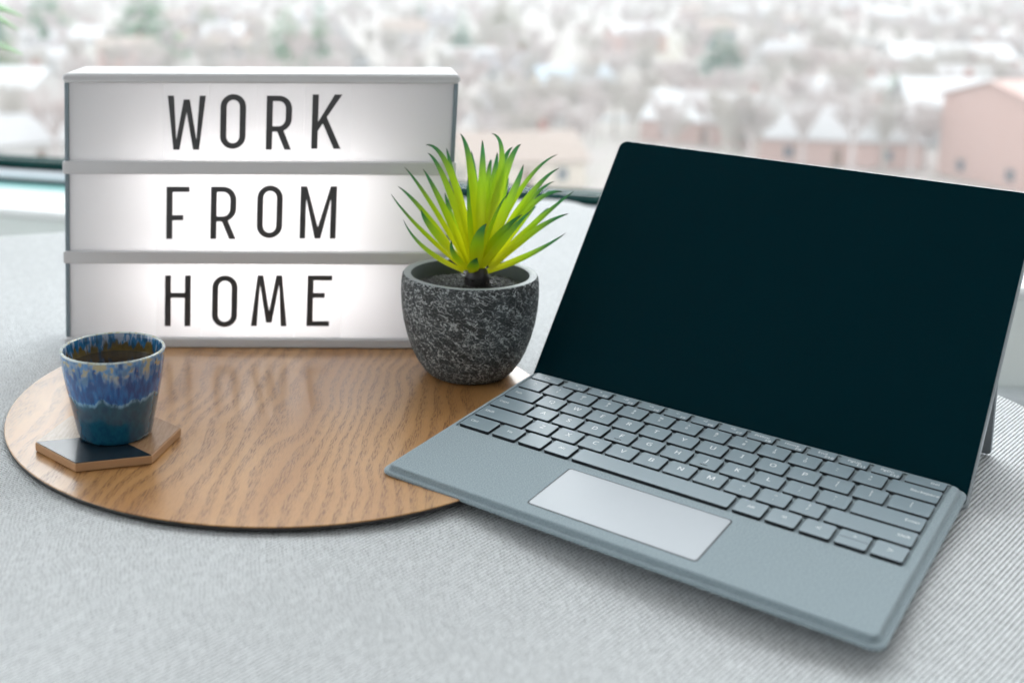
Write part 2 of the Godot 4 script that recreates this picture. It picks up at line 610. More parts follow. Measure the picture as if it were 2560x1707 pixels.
	var bark := mat(lin(0.16, 0.12, 0.09), 0.9)
	var crowns := [conifer_crown(1, 1.0, 0.24, 900), conifer_crown(2, 1.0, 0.3, 900), conifer_crown(3, 1.0, 0.2, 900)]
	var trunk := CylinderMesh.new()
	trunk.top_radius = 0.012
	trunk.bottom_radius = 0.022
	trunk.height = 0.5
	trunk.radial_segments = 7
	for c in [
		[-55.0, -304.0, 22.0, 1.25, 0, 1, "broad green conifer above the left of the light box"],
		[-45.0, -352.0, 13.0, 1.3, 2, 1, "small yellowish green tree above the light box, between two conifers"],
		[-17.0, -279.0, 13.5, 1.35, 0, 1, "bright green pointed conifer above the middle of the light box"],
		[-8.7, -279.0, 14.5, 0.9, 0, 2, "slim conifer next to the bright green one above the light box"],
		[25.2, -280.0, 13.0, 1.1, 1, 0, "bluish conifer above the right corner of the light box"],
		[21.7, -402.0, 12.0, 1.0, 1, 0, "small bluish conifer at the top edge, left of the olive tree"],
		[44.0, -349.0, 15.0, 1.5, 3, 1, "olive brown tree at the top edge right of the light box"],
		[64.0, -205.0, 12.5, 1.3, 1, 1, "green conifer standing above the left half of the laptop screen"],
		[78.4, -170.0, 7.5, 0.8, 0, 2, "small thin conifer above the right half of the laptop screen"],
		[-84.0, -268.0, 17.0, 1.0, 1, 2, "tall conifer at the left edge behind the green leaves"],
		[-104.0, -392.0, 20.0, 1.3, 0, 1, "wide green tree at the top left corner beside the white roof"],
		[-62.0, -206.0, 10.0, 1.3, 2, 0, "low yellow green tree at the left edge under the white roof"],
		[-92.0, -300.0, 12.0, 1.2, 2, 0, "yellowish conifer at the left edge near the white roof"]]:
		var t := thing("conifer_tree", c[6], "tree", Vector3(c[0], y, c[1]), "conifers in the town")
		var crown := part("crown", crowns[c[5]], greens[c[4]], t)
		crown.scale = Vector3(c[2] * c[3] * 1.25, c[2] * 1.1, c[2] * c[3] * 1.25)
		var tr := part("trunk", trunk, bark, t, Vector3(0, c[2] * 0.25, 0))
		tr.scale = Vector3.ONE * c[2]
	# bare winter trees: one mass
	var tones := [lin(0.48, 0.40, 0.38), lin(0.52, 0.46, 0.44), lin(0.45, 0.41, 0.37)]
	for v in 3:
		var mm := MultiMesh.new()
		mm.transform_format = MultiMesh.TRANSFORM_3D
		mm.mesh = bare_crown(40 + v, 1.0, 0.42, 620)
		var spots := []
		while spots.size() < 330:
			var z := -130.0 - 700.0 * pow(rng.randf(), 1.3)
			var x := z * -rng.randf_range(-0.36, 0.64) + 3.0
			var near := false
			for q in taken:
				if q.distance_to(Vector2(x, z)) < 8.0:
					near = true
			if near:
				continue
			spots.append(Transform3D(Basis.from_euler(Vector3(0, rng.randf() * TAU, 0)) * rng.randf_range(6.0, 11.0), Vector3(x, y, z)))
		mm.instance_count = spots.size()
		for i in spots.size():
			mm.set_instance_transform(i, spots[i])
		var o := MultiMeshInstance3D.new()
		o.name = numbered("bare_trees")
		o.multimesh = mm
		o.material_override = mat(tones[v], 0.9)
		add_child(o)
		o.set_meta("kind", "stuff")
		o.set_meta("label", ["pinkish brown bare winter trees spread over the town", "paler bare winter trees spread over the town", "grey brown bare winter trees spread over the town"][v])
		o.set_meta("category", "trees")

# ---------------------------------------------------------------- round wooden board
func wood_textures() -> Array:
	var n := 1400
	var a := PackedByteArray()
	a.resize(n * n * 3)
	var h := PackedByteArray()
	h.resize(n * n)
	var fig := noise(5, 0.0019, 2)           # the figure of the veneer, sampled on stretched coordinates
	var pore := noise(6, 0.22, 2)
	var fine := noise(7, 0.5, 1)
	var slow := noise(8, 0.004, 2)
	for y in n:
		for x in n:
			# grain runs along y; x across
			var gx := float(x)
			var gy := float(y)
			var c := fig.get_noise_2d(gx * 1.1, gy * 0.2)
			var wav := fig.get_noise_2d(gx * 1.8 + 900.0, gy * 1.5 + 300.0)
			var f := (gx / n + 0.05 * sin(gx / n * 7.0 + 2.2)) * 31.0 + c * 2.6 + wav * 0.7
			var ring := f - floorf(f)
			# each ring opens with porous wood and closes with dense wood
			var early := smoothstep(0.0, 0.12, ring) * (1.0 - smoothstep(0.30, 0.80, ring))
			var po := pore.get_noise_2d(gx * 1.5, gy * 0.10)
			var fi := fine.get_noise_2d(gx * 0.9, gy * 0.05)
			var p := smoothstep(0.02, 0.34, po + 0.22 * fi - 0.02) * (0.16 + 0.84 * early)
			var s := slow.get_noise_2d(gx, gy * 0.3)
			var dark := clampf(p * 0.85 + early * 0.30 + fi * 0.14, 0.0, 1.0)
			var base := col(0.51, 0.275, 0.105).lerp(col(0.41, 0.195, 0.060), clampf(s + 0.4, 0, 1))
			put_rgb(a, (y * n + x) * 3, base.lerp(col(0.22, 0.098, 0.032), dark * 0.95))
			h[y * n + x] = int(clampf(0.85 - p * 0.8 + fi * 0.08, 0, 1) * 255.0)
	return [tex(n, n, a), tex(n, n, h, true)]

func build_board() -> void:
	var t := thing("round_board", "round oak veneer board lying on the grey pouf under the light box", "board", Vector3(0.02347, 0, 0.11399))
	var w := wood_textures()
	var m := StandardMaterial3D.new()
	m.albedo_texture = w[0]
	m.heightmap_enabled = true
	m.heightmap_texture = w[1]
	m.heightmap_scale = 0.006
	m.roughness = 0.4
	m.metallic_specular = 0.45
	m.clearcoat_enabled = true
	m.clearcoat = 0.65
	m.clearcoat_roughness = 0.19
	var rad := 0.18511
	var seg := 160
	var st := begin(false)
	var turn := deg_to_rad(-7.0)
	var add := func(v: Vector3) -> void:
		var q := Vector2(v.x, v.z).rotated(turn)
		st.set_uv(Vector2(q.x, q.y) / 0.40 + Vector2(0.5, 0.5))
		st.add_vertex(v)
	for i in seg:
		var a0 := TAU * i / seg
		var a1 := TAU * (i + 1) / seg
		var d0 := Vector3(cos(a0), 0, -sin(a0))
		var d1 := Vector3(cos(a1), 0, -sin(a1))
		var top := [Vector3.ZERO, d0 * (rad - 0.0005), d1 * (rad - 0.0005)]
		for k in [0, 2, 1]:
			add.call(top[k])
		var q := [d0 * rad - Vector3(0, 0.0005, 0), d1 * rad - Vector3(0, 0.0005, 0), d1 * (rad - 0.0005), d0 * (rad - 0.0005)]
		for k in [0, 2, 1, 0, 3, 2]:
			add.call(q[k])
	part("veneer", done(st), m, t)
	part("core", lathe(PackedVector2Array([Vector2(0.0001, -0.0042), Vector2(rad - 0.0025, -0.0042), Vector2(rad - 0.0004, -0.0030), Vector2(rad - 0.0002, -0.0006), Vector2(0.0001, -0.0006)]), 160), mat(lin(0.018, 0.016, 0.015), 0.5), t)

# ---------------------------------------------------------------- light box and letters
func extrude(polys: Array, depth: float) -> ArrayMesh:
	# polys: outlines, counter-clockwise, in the xy plane; front towards +z
	var st := begin()
	for p in polys:
		var poly: PackedVector2Array = p
		depth += 0.0000012      # so that pieces which meet do not share a plane
		if Geometry2D.is_polygon_clockwise(poly):
			poly.reverse()
		var idx := Geometry2D.triangulate_polygon(poly)
		for i in range(0, idx.size(), 3):
			var q := []
			for k in 3:
				q.append(poly[idx[i + k]])
			var cross: float = (q[1] - q[0]).cross(q[2] - q[0])
			if cross < 0:
				q = [q[0], q[2], q[1]]
			tri(st, Vector3(q[0].x, q[0].y, depth), Vector3(q[1].x, q[1].y, depth), Vector3(q[2].x, q[2].y, depth))
		for i in poly.size():
			var a := poly[i]
			var b := poly[(i + 1) % poly.size()]
			quad(st, Vector3(a.x, a.y, 0), Vector3(b.x, b.y, 0), Vector3(b.x, b.y, depth), Vector3(a.x, a.y, depth))
	return done(st)

func pv(a: Array) -> PackedVector2Array:
	var out := PackedVector2Array()
	for i in range(0, a.size(), 2):
		out.append(Vector2(a[i], a[i + 1]))
	return out

# ribbon between two point lists of equal size, as quads
func ribbon(outer: PackedVector2Array, inner: PackedVector2Array, closed: bool) -> Array:
	var out := []
	var n := outer.size()
	for i in (n if closed else n - 1):
		var j := (i + 1) % n
		out.append(PackedVector2Array([outer[i], outer[j], inner[j], inner[i]]))
	return out

func arc(cx: float, cy: float, r: float, ry: float, a0: float, a1: float, n: int) -> PackedVector2Array:
	var out := PackedVector2Array()
	for i in n + 1:
		var a := deg_to_rad(lerpf(a0, a1, float(i) / n))
		out.append(Vector2(cx + r * cos(a), cy + ry * sin(a)))
	return out

# outlines of one letter of width w, height h and stroke s
func glyph(ch: String, w: float, h: float, s: float) -> Array:
	match ch:
		"F":
			return [pv([0, 0, s, 0, s, h * 0.36, w * 0.74, h * 0.36, w * 0.74, h * 0.36 + s * 0.86, s, h * 0.36 + s * 0.86, s, h - s * 0.86, w, h - s * 0.86, w, h, 0, h])]
		"E":
			return [pv([0, 0, w * 0.93, 0, w * 0.93, s * 0.86, s, s * 0.86, s, h * 0.56, w * 0.72, h * 0.56, w * 0.72, h * 0.56 + s * 0.86, s, h * 0.56 + s * 0.86, s, h - s * 0.86, w, h - s * 0.86, w, h, 0, h])]
		"H":
			return [pv([0, 0, s, 0, s, h * 0.56, w - s, h * 0.56, w - s, 0, w, 0, w, h, w - s, h, w - s, h * 0.56 + s * 0.86, s, h * 0.56 + s * 0.86, s, h, 0, h])]
		"W", "Y":
			var p := [0.0, h, s, h, w * 0.235, h * 0.19, w * 0.42, h * 0.93, w * 0.58, h * 0.93, w * 0.765, h * 0.19, w - s, h, w, h, w * 0.84, 0.0, w * 0.68, 0.0, w * 0.5, h * 0.70, w * 0.32, 0.0, w * 0.16, 0.0]
			if ch == "Y":   # the W tile slid in upside down as an M
				for i in range(1, p.size(), 2):
					p[i] = h - p[i]
			return [pv(p)]
		"M":
			return [pv([0, 0, s * 0.95, 0, s * 0.95, h * 0.76, w * 0.42, 0, w * 0.58, 0, w - s * 0.95, h * 0.76, w - s * 0.95, 0, w, 0, w, h, w - s * 1.05, h, w * 0.5, h * 0.22, s * 1.05, h, 0, h])]
		"K":
			return [pv([0, 0, s, 0, s, h * 0.33, w * 0.37, h * 0.47, w - s * 1.12, 0, w, 0, w * 0.50, h * 0.585, w, h, w - s * 1.2, h, s, h * 0.50, s, h, 0, h])]
		"O":
			var ro := w / 2
			var ri := w / 2 - s
			var o := arc(ro, h - ro, ro, ro, 0, 180, 14)
			o.append_array(arc(ro, ro, ro, ro, 180, 360, 14))
			var i := arc(ro, h - ro, ri, ro - s * 0.92, 0, 180, 14)
			i.append_array(arc(ro, ro, ri, ro - s * 0.92, 180, 360, 14))
			return ribbon(o, i, true)
		"R":
			var top := h
			var low := h * 0.335
			var rr := w * 0.52
			var rx := w - rr
			var o := PackedVector2Array([Vector2(s, top)])
			o.append_array(arc(rx, top - rr, rr, rr, 90, 0, 10))
			o.append_array(arc(rx, low + rr, rr, rr, 0, -90, 10))
			o.append(Vector2(s, low))
			var e := s * 0.88
			var i := PackedVector2Array([Vector2(s, top - e)])
			i.append_array(arc(rx, top - rr, rr - s, rr - e, 90, 0, 10))
			i.append_array(arc(rx, low + rr, rr - s, rr - e, 0, -90, 10))
			i.append(Vector2(s, low + e))
			var out := [pv([0, 0, s, 0, s, h, 0, h])]
			out.append_array(ribbon(o, i, false))
			out.append(pv([w - s * 1.08, 0, w, 0, w * 0.63, low + e * 0.8, w * 0.63 - s * 1.08, low + e * 0.8]))
			return out
	return []

func build_light_box() -> void:
	var t := thing("light_box", "white cinema light box with three lit rows standing on the round board", "light box")
	t.transform = LEAN
	var shell := mat(lin(0.66, 0.655, 0.665), 0.45)
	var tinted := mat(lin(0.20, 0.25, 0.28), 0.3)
	var inner := mat(lin(0.45, 0.45, 0.45), 0.8)
	var hh := 0.2145
	var d := -0.067
	part("top_rail", front_slab(-0.15, 0.15, 0.2073, hh, -0.0665, 0.0, 0.004, 0.0012), shell, t)
	part("rail", front_slab(-0.15, 0.15, 0.1377, 0.1476, -0.006, 0.0, 0.0012, 0.0006), shell, t)
	part("rail", front_slab(-0.15, 0.15, 0.0675, 0.0771, -0.006, 0.0, 0.0012, 0.0006), shell, t)
	part("bottom_rail", front_slab(-0.15, 0.15, 0.0, 0.0079, -0.0665, 0.0, 0.003, 0.0012), shell, t)
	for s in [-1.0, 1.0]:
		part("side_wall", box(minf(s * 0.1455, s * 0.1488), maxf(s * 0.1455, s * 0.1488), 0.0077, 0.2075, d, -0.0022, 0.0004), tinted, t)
	part("back_panel", box(-0.1456, 0.1456, 0.0077, 0.2075, d, d + 0.002), inner, t)
	var dm := mat(lin(0.66, 0.655, 0.66), 0.5, 0.3)
	dm.backlight_enabled = true
	dm.backlight = Color(1, 1, 1)
	part("diffuser_panel", box(-0.1456, 0.1456, 0.0077, 0.2075, -0.0050, -0.0036), dm, t)
	# the lamp inside: a strip of diodes on the back panel
	var glow := mat(Color(1, 1, 1), 0.5)
	glow.emission_enabled = true
	glow.emission = Color(1.0, 0.97, 0.96)
	glow.emission_energy_multiplier = 1.0
	for yy in [0.050, 0.132]:
		part("led_strip", box(-0.085, 0.085, yy - 0.004, yy + 0.004, d + 0.0021, d + 0.0045), glow, t)
		var lamp := AreaLight3D.new()
		lamp.name = "light_box_lamp"
		lamp.area_size = Vector2(0.17, 0.008)
		lamp.light_energy = 0.0080
		lamp.light_color = Color(1.0, 0.985, 0.985)
		lamp.shadow_enabled = true
		t.add_child(lamp, true)
		lamp.position = Vector3(0, yy, d + 0.0050)
		lamp.rotation.y = PI
	# letters on clear tiles
	var ink := mat(lin(0.05, 0.05, 0.052), 0.45)
	var clear := mat(Color(0.98, 0.98, 0.98, 0.03), 0.05)
	clear.transparency = BaseMaterial3D.TRANSPARENCY_ALPHA
	var rows := [
		["top", 0.1476, 0.2073, [["W", -0.0715, -0.0426, 0.1563, 0.1976, -0.0748, -0.0402, "W"], ["O", -0.0314, -0.0120, 0.1571, 0.1989, -0.0392, -0.0040, "O"], ["R", 0.0036, 0.0229, 0.1566, 0.1978, -0.0034, 0.0318, "R"], ["K", 0.0382, 0.0606, 0.1574, 0.1988, 0.0326, 0.0680, "K"]]],
		["middle", 0.0771, 0.1377, [["F", -0.0741, -0.0564, 0.0866, 0.1276, -0.0822, -0.0470, "F"], ["R", -0.0400, -0.0203, 0.0867, 0.1278, -0.0466, -0.0120, "R"], ["O", -0.0043, 0.0154, 0.0876, 0.1289, -0.0115, 0.0235, "O"], ["M", 0.0289, 0.0568, 0.0874, 0.1284, 0.0240, 0.0603, "M"]]],
		["bottom", 0.0079, 0.0675, [["H", -0.0770, -0.0568, 0.0167, 0.0577, -0.0836, -0.0484, "H"], ["O", -0.0401, -0.0203, 0.0162, 0.0578, -0.0479, -0.0124, "O"], ["Y", -0.0095, 0.0186, 0.0171, 0.0581, -0.0119, 0.0240, "M"], ["E", 0.0340, 0.0531, 0.0173, 0.0581, 0.0250, 0.0609, "E"]]]]
	for row in rows:
		for c in row[3]:
			var o := thing("letter_tile", "clear tile with a black letter %s in the %s row of the light box" % [c[7], row[0]], "letter", Vector3(c[5], row[1] + 0.0003, -0.0030), "letter tiles of the light box")
			var mid: float = (row[1] + row[2]) / 2
			o.transform = Transform3D(LEAN.basis, Vector3(c[5] - 0.033 * (mid - row[1]), row[1] + 0.0003, -0.0030))
			part("tile", box(0.0, c[6] - c[5], 0.0, row[2] - row[1] - 0.0006, -0.00035, 0.0), clear, o)
			part("print", extrude(glyph(c[0], c[2] - c[1], c[4] - c[3], 0.0047), 0.00012), ink, o, Vector3(c[1] - c[5], c[3] - row[1] - 0.0003, 0.00005))

# a rounded rectangle in the xy plane, pulled along z
func front_slab(x0: float, x1: float, y0: float, y1: float, z0: float, z1: float, r: float, c: float) -> ArrayMesh:
	var m := slab(x0, x1, z0, z1, -y1, -y0, r, c, 5)
	var st := SurfaceTool.new()
	st.append_from(m, 0, Transform3D(Basis(Vector3(1, 0, 0), Vector3(0, 0, 1), Vector3(0, -1, 0)), Vector3.ZERO))
	return st.commit()

# ---------------------------------------------------------------- potted plant
func pot_textures() -> Array:
	var w := 1024
	var h := 512
	var a := PackedByteArray()
	a.resize(w * h * 3)
	var bump := PackedByteArray()
	bump.resize(w * h)
	var n1 := noise(11, 5.5, 3)
	var n2 := noise(12, 11.0, 3)
	var n3 := noise(13, 3.0, 2)
	var n4 := noise(14, 46.0, 2)
	var n5 := noise(15, 5.0, 2)
	for y in h:
		for x in w:
			var an := TAU * x / w
			var v := float(y) / h
			var p := Vector3(cos(an) * 0.8, v * 2.2, sin(an) * 0.8)
			var wx := n5.get_noise_3dv(p) * 0.10
			var q := p + Vector3(wx, -wx, wx * 0.6)
			var r1 := 1.0 - absf(n1.get_noise_3d(q.x, q.y * 1.3, q.z)) * 9.0
			var r2 := 1.0 - absf(n2.get_noise_3d(q.x, q.y * 1.5, q.z)) * 8.0
			var patch := smoothstep(-0.35, 0.35, n3.get_noise_3dv(p))
			var speck := n4.get_noise_3dv(p)
			var vein := clampf(maxf(r1, 0.0) * smoothstep(-0.35, 0.1, speck + 0.1) * 1.1 + maxf(r2, 0.0) * (0.35 + 0.6 * patch) * smoothstep(-0.35, 0.15, speck), 0.0, 1.0)
			var base := col(0.022, 0.026, 0.027).lerp(col(0.05, 0.062, 0.066), patch * 0.7)
			base = base.lerp(col(0.09, 0.10, 0.10), clampf(speck * 0.9, 0, 0.6))
			put_rgb(a, (y * w + x) * 3, base.lerp(col(0.52, 0.55, 0.55), vein))
			bump[y * w + x] = int(clampf(0.35 + vein * 0.5 + speck * 0.25, 0, 1) * 255.0)
	return [tex(w, h, a), tex(w, h, bump, true)]

func leaf_mesh(base: Vector3, ctrl: Vector3, tip: Vector3, width: float, face: Vector3) -> ArrayMesh:
	# face: the way the upper side looks
	var st := begin(true)
	var n := 14
	var top := []
	for i in n + 1:
		var s := float(i) / n
		var p := base.lerp(ctrl, s).lerp(ctrl.lerp(tip, s), s)
		var d := (ctrl - base).lerp(tip - ctrl, s).normalized()
		var side := d.cross(face).normalized()
		var nrm := side.cross(d).normalized()
		var w := width * 0.5 * (0.62 + 0.38 * smoothstep(0.0, 0.38, s)) * pow(maxf(1.0 - s * s, 0.0), 0.85) * (1.12 - 0.35 * s) + 0.00015
		var v := 0.30 * w
		var a := []
		for k in 5:
			var e := (k - 2) / 2.0
			var off := side * (w * e) + nrm * (v * e * e)
			a.append(p + off)
		top.append(a)
	var put := func(q: Array, c: Array) -> void:
		for k in [0, 2, 1, 0, 3, 2]:
			st.set_color(c[k])
			st.add_vertex(q[k])
	# dyed leaf: yellow green foot, green blade, dark tip
	var tint := func(i: int) -> Color:
		var s := float(i) / n
		var c := col(0.80, 0.82, 0.012).lerp(col(0.40, 0.64, 0.015), smoothstep(0.10, 0.50, s))
		c = c.lerp(col(0.05, 0.22, 0.07), smoothstep(0.42, 0.82, s))
		return c.lerp(col(0.06, 0.05, 0.05), smoothstep(0.86, 1.0, s))
	for i in n:
		var c0: Color = tint.call(i)
		var c1: Color = tint.call(i + 1)
		for k in 4:
			put.call([top[i][k + 1], top[i][k], top[i + 1][k], top[i + 1][k + 1]], [c0, c0, c1, c1])
	return done(st)

func build_plant() -> void:
	var t := thing("potted_plant", "spiky bright green succulent in a dark stone pot right of the light box", "potted plant", Vector3(0.15473, 0, 0.05376))
	var tx := pot_textures()
	var stone := StandardMaterial3D.new()
	stone.albedo_texture = tx[0]
	stone.heightmap_enabled = true
	stone.heightmap_texture = tx[1]
	stone.heightmap_scale = 0.06
	stone.roughness = 0.75
	stone.uv1_scale = Vector3(1, 1, 1)
	part("pot", lathe(PackedVector2Array([Vector2(0.0001, 0.0012), Vector2(0.024, 0.0006), Vector2(0.0268, 0.0), Vector2(0.0295, 0.0014), Vector2(0.0335, 0.0055), Vector2(0.0382, 0.0125), Vector2(0.0420, 0.0205), Vector2(0.0452, 0.0300), Vector2(0.0478, 0.0405), Vector2(0.0493, 0.0510), Vector2(0.0499, 0.0610), Vector2(0.0497, 0.0690), Vector2(0.0490, 0.0742), Vector2(0.0481, 0.0755)]), 96), stone, t)
	var rim := mat(lin(0.27, 0.30, 0.31), 0.4)
	rim.heightmap_enabled = true
	rim.heightmap_texture = tx[1]
	rim.heightmap_scale = 0.012
	part("rim", lathe(PackedVector2Array([Vector2(0.0481, 0.0755), Vector2(0.0473, 0.0759), Vector2(0.0438, 0.0757), Vector2(0.0428, 0.0750)]), 96), rim, t)
	part("inner_wall", lathe(PackedVector2Array([Vector2(0.0428, 0.0750), Vector2(0.0421, 0.0715), Vector2(0.0410, 0.0600)]), 96), mat(lin(0.07, 0.085, 0.085), 0.5), t)
	part("soil", lathe(PackedVector2Array([Vector2(0.0418, 0.0640), Vector2(0.03, 0.0662), Vector2(0.0001, 0.0668)]), 48), mat(lin(0.02, 0.022, 0.022), 0.9), t)
	# grit on the soil
	var mm := MultiMesh.new()
	mm.transform_format = MultiMesh.TRANSFORM_3D
	mm.use_colors = true
	var bead := SphereMesh.new()
	bead.radius = 0.0006
	bead.height = 0.0011
	bead.radial_segments = 6
	bead.rings = 3
	mm.mesh = bead
	mm.instance_count = 3600
	for i in 3600:
		var r := 0.0412 * sqrt(rng.randf())
		var a := rng.randf() * TAU
		var b := Basis.from_euler(Vector3(rng.randf() * TAU, rng.randf() * TAU, 0)) * rng.randf_range(0.6, 1.5)
		mm.set_instance_transform(i, Transform3D(b, Vector3(r * cos(a), 0.0668 - 0.0026 * smoothstep(0.02, 0.042, r) + rng.randf_range(0, 0.0006), r * sin(a))))
		var v := rng.randf_range(0.012, 0.06) if rng.randf() < 0.85 else rng.randf_range(0.10, 0.22)
		mm.set_instance_color(i, col(v, v * 1.08, v * 1.05))
	var grit_m := mat(Color(1, 1, 1), 0.6)
	grit_m.vertex_color_use_as_albedo = true
	var grit := MultiMeshInstance3D.new()
	grit.name = "gravel"
	grit.multimesh = mm
	grit.material_override = grit_m
	grit.set_meta("kind", "stuff")
	t.add_child(grit)
	# dark stem with old leaf bases
	var bark := mat(lin(0.012, 0.008, 0.008), 0.35)
	part("stem", lathe(PackedVector2Array([Vector2(0.0095, 0.0650), Vector2(0.0092, 0.0700), Vector2(0.0084, 0.0745), Vector2(0.0070, 0.0790), Vector2(0.0035, 0.0815), Vector2(0.0001, 0.0820)]), 24), bark, t, Vector3(0.0052, 0, 0.001))
	var foot := Vector3(0.0052, 0.0775, 0.001)
	var husk := mat(lin(0.05, 0.035, 0.035), 0.25)
	for i in 26:
		var a := TAU * i / 26.0 * 5.0 + rng.randf() * 0.4
		var out := Vector3(cos(a), 0, sin(a))
		var yy := 0.0680 + 0.0085 * (i % 5) / 4.0
		var b0 := Vector3(0.0052, yy, 0.001) + out * 0.0078
		part("leaf_scar", leaf_mesh(b0, b0 + out * 0.0022 + Vector3(0, 0.0002, 0), b0 + out * 0.0040 + Vector3(0, rng.randf_range(-0.0004, 0.0012), 0), 0.0042, Vector3.UP), husk, t)
	# leaves: tip to the right, up and towards the viewer (mm from the foot), width, sag of the middle
	var green := mat(Color(1, 1, 1), 0.42, 0.5)
	green.vertex_color_use_as_albedo = true
	green.backlight_enabled = true
	green.backlight = Color(1.0, 1.0, 1.0)
	# foot, middle and tip of each leaf seen from the front, in units of 0.129 mm from the crown; reach towards the viewer (mm); width (mm)
	for l in [
		[-90, 20, -335, 250, -488, 440, 5, 4.6], [-100, 10, -300, 140, -423, 313, 15, 5.2], [-100, 50, -300, 320, -448, 470, -5, 6.2], [-70, 50, -270, 380, -412, 575, -8, 5.4],
		[-60, 60, -215, 390, -315, 583, 6, 8.5], [-30, 140, -160, 550, -293, 697, -12, 8.0], [-40, 100, -185, 490, -287, 662, -2, 8.0], [-30, 190, -130, 490, -173, 670, -20, 6.0],
		[-10, 190, -42, 550, -100, 758, -15, 8.6], [-40, 60, -65, 340, -75, 550, 14, 10.0], [5, 190, 20, 510, 18, 730, -8, 8.0], [20, 160, 128, 580, 73, 762, -12, 6.4],
		[30, 240, 60, 480, 87, 600, -25, 6.0], [30, 160, 150, 540, 235, 703, -10, 9.0], [30, 190, 120, 520, 200, 675, -20, 8.0], [40, 120, 180, 410, 242, 603, 0, 9.6],
		[15, 80, 85, 320, 138, 460, 18, 9.6], [-10, 40, -15, 200, 18, 318, 30, 12.0], [-30, -10, -35, 60, -25, 124, 27, 10.6], [-70, 30, -140, 110, -162, 210, 22, 6.4],
		[-80, 40, -260, 240, -325, 362, 10, 9.6], [50, 110, 250, 460, 448, 640, -16, 5.2], [70, 100, 280, 410, 448, 572, -8, 6.8], [80, 80, 280, 360, 440, 484, -18, 5.0],
		[70, 70, 280, 360, 463, 450, 0, 7.0], [90, 50, 330, 270, 537, 443, -8, 6.0], [110, 80, 280, 280, 345, 332, -22, 3.4], [110, 50, 330, 260, 415, 328, -20, 4.2],
		[90, 30, 310, 230, 493, 333, 4, 7.0], [70, 5, 280, 105, 468, 235, 12, 6.0], [20, 30, 150, 220, 265, 380, 22, 9.8], [20, 80, 120, 220, 230, 340, 12, 10.0],
		[50, 140, 150, 410, 175, 500, -24, 6.0], [-50, 80, -140, 280, -175, 410, -22, 6.0], [0, 160, -10, 440, -30, 650, -24, 7.0], [20, 160, 90, 460, 120, 640, -26, 7.6]]:
		var u := 0.000129
		var zz: float = l[6] * 0.001
		var b := foot + Vector3(l[0] * u * 0.8, l[1] * u * 0.5 - 0.0005, zz * 0.18)
		var mid := foot + Vector3(l[2] * u, l[3] * u, zz * 0.62)
		var tip := foot + Vector3(l[4] * u, l[5] * u, zz)
		var ctrl := mid * 2.0 - (b + tip) * 0.5
		var out := Vector3(l[4] * u, 0, zz).normalized()
		var face := (Vector3.UP * 0.4 - out * 0.6 + Vector3(0, 0, lerpf(0.8, -0.8, smoothstep(16.5, 20.0, float(l[6]))))).normalized()
		part("leaf", leaf_mesh(b, ctrl, tip, l[7] * 0.00092, face), green, t)

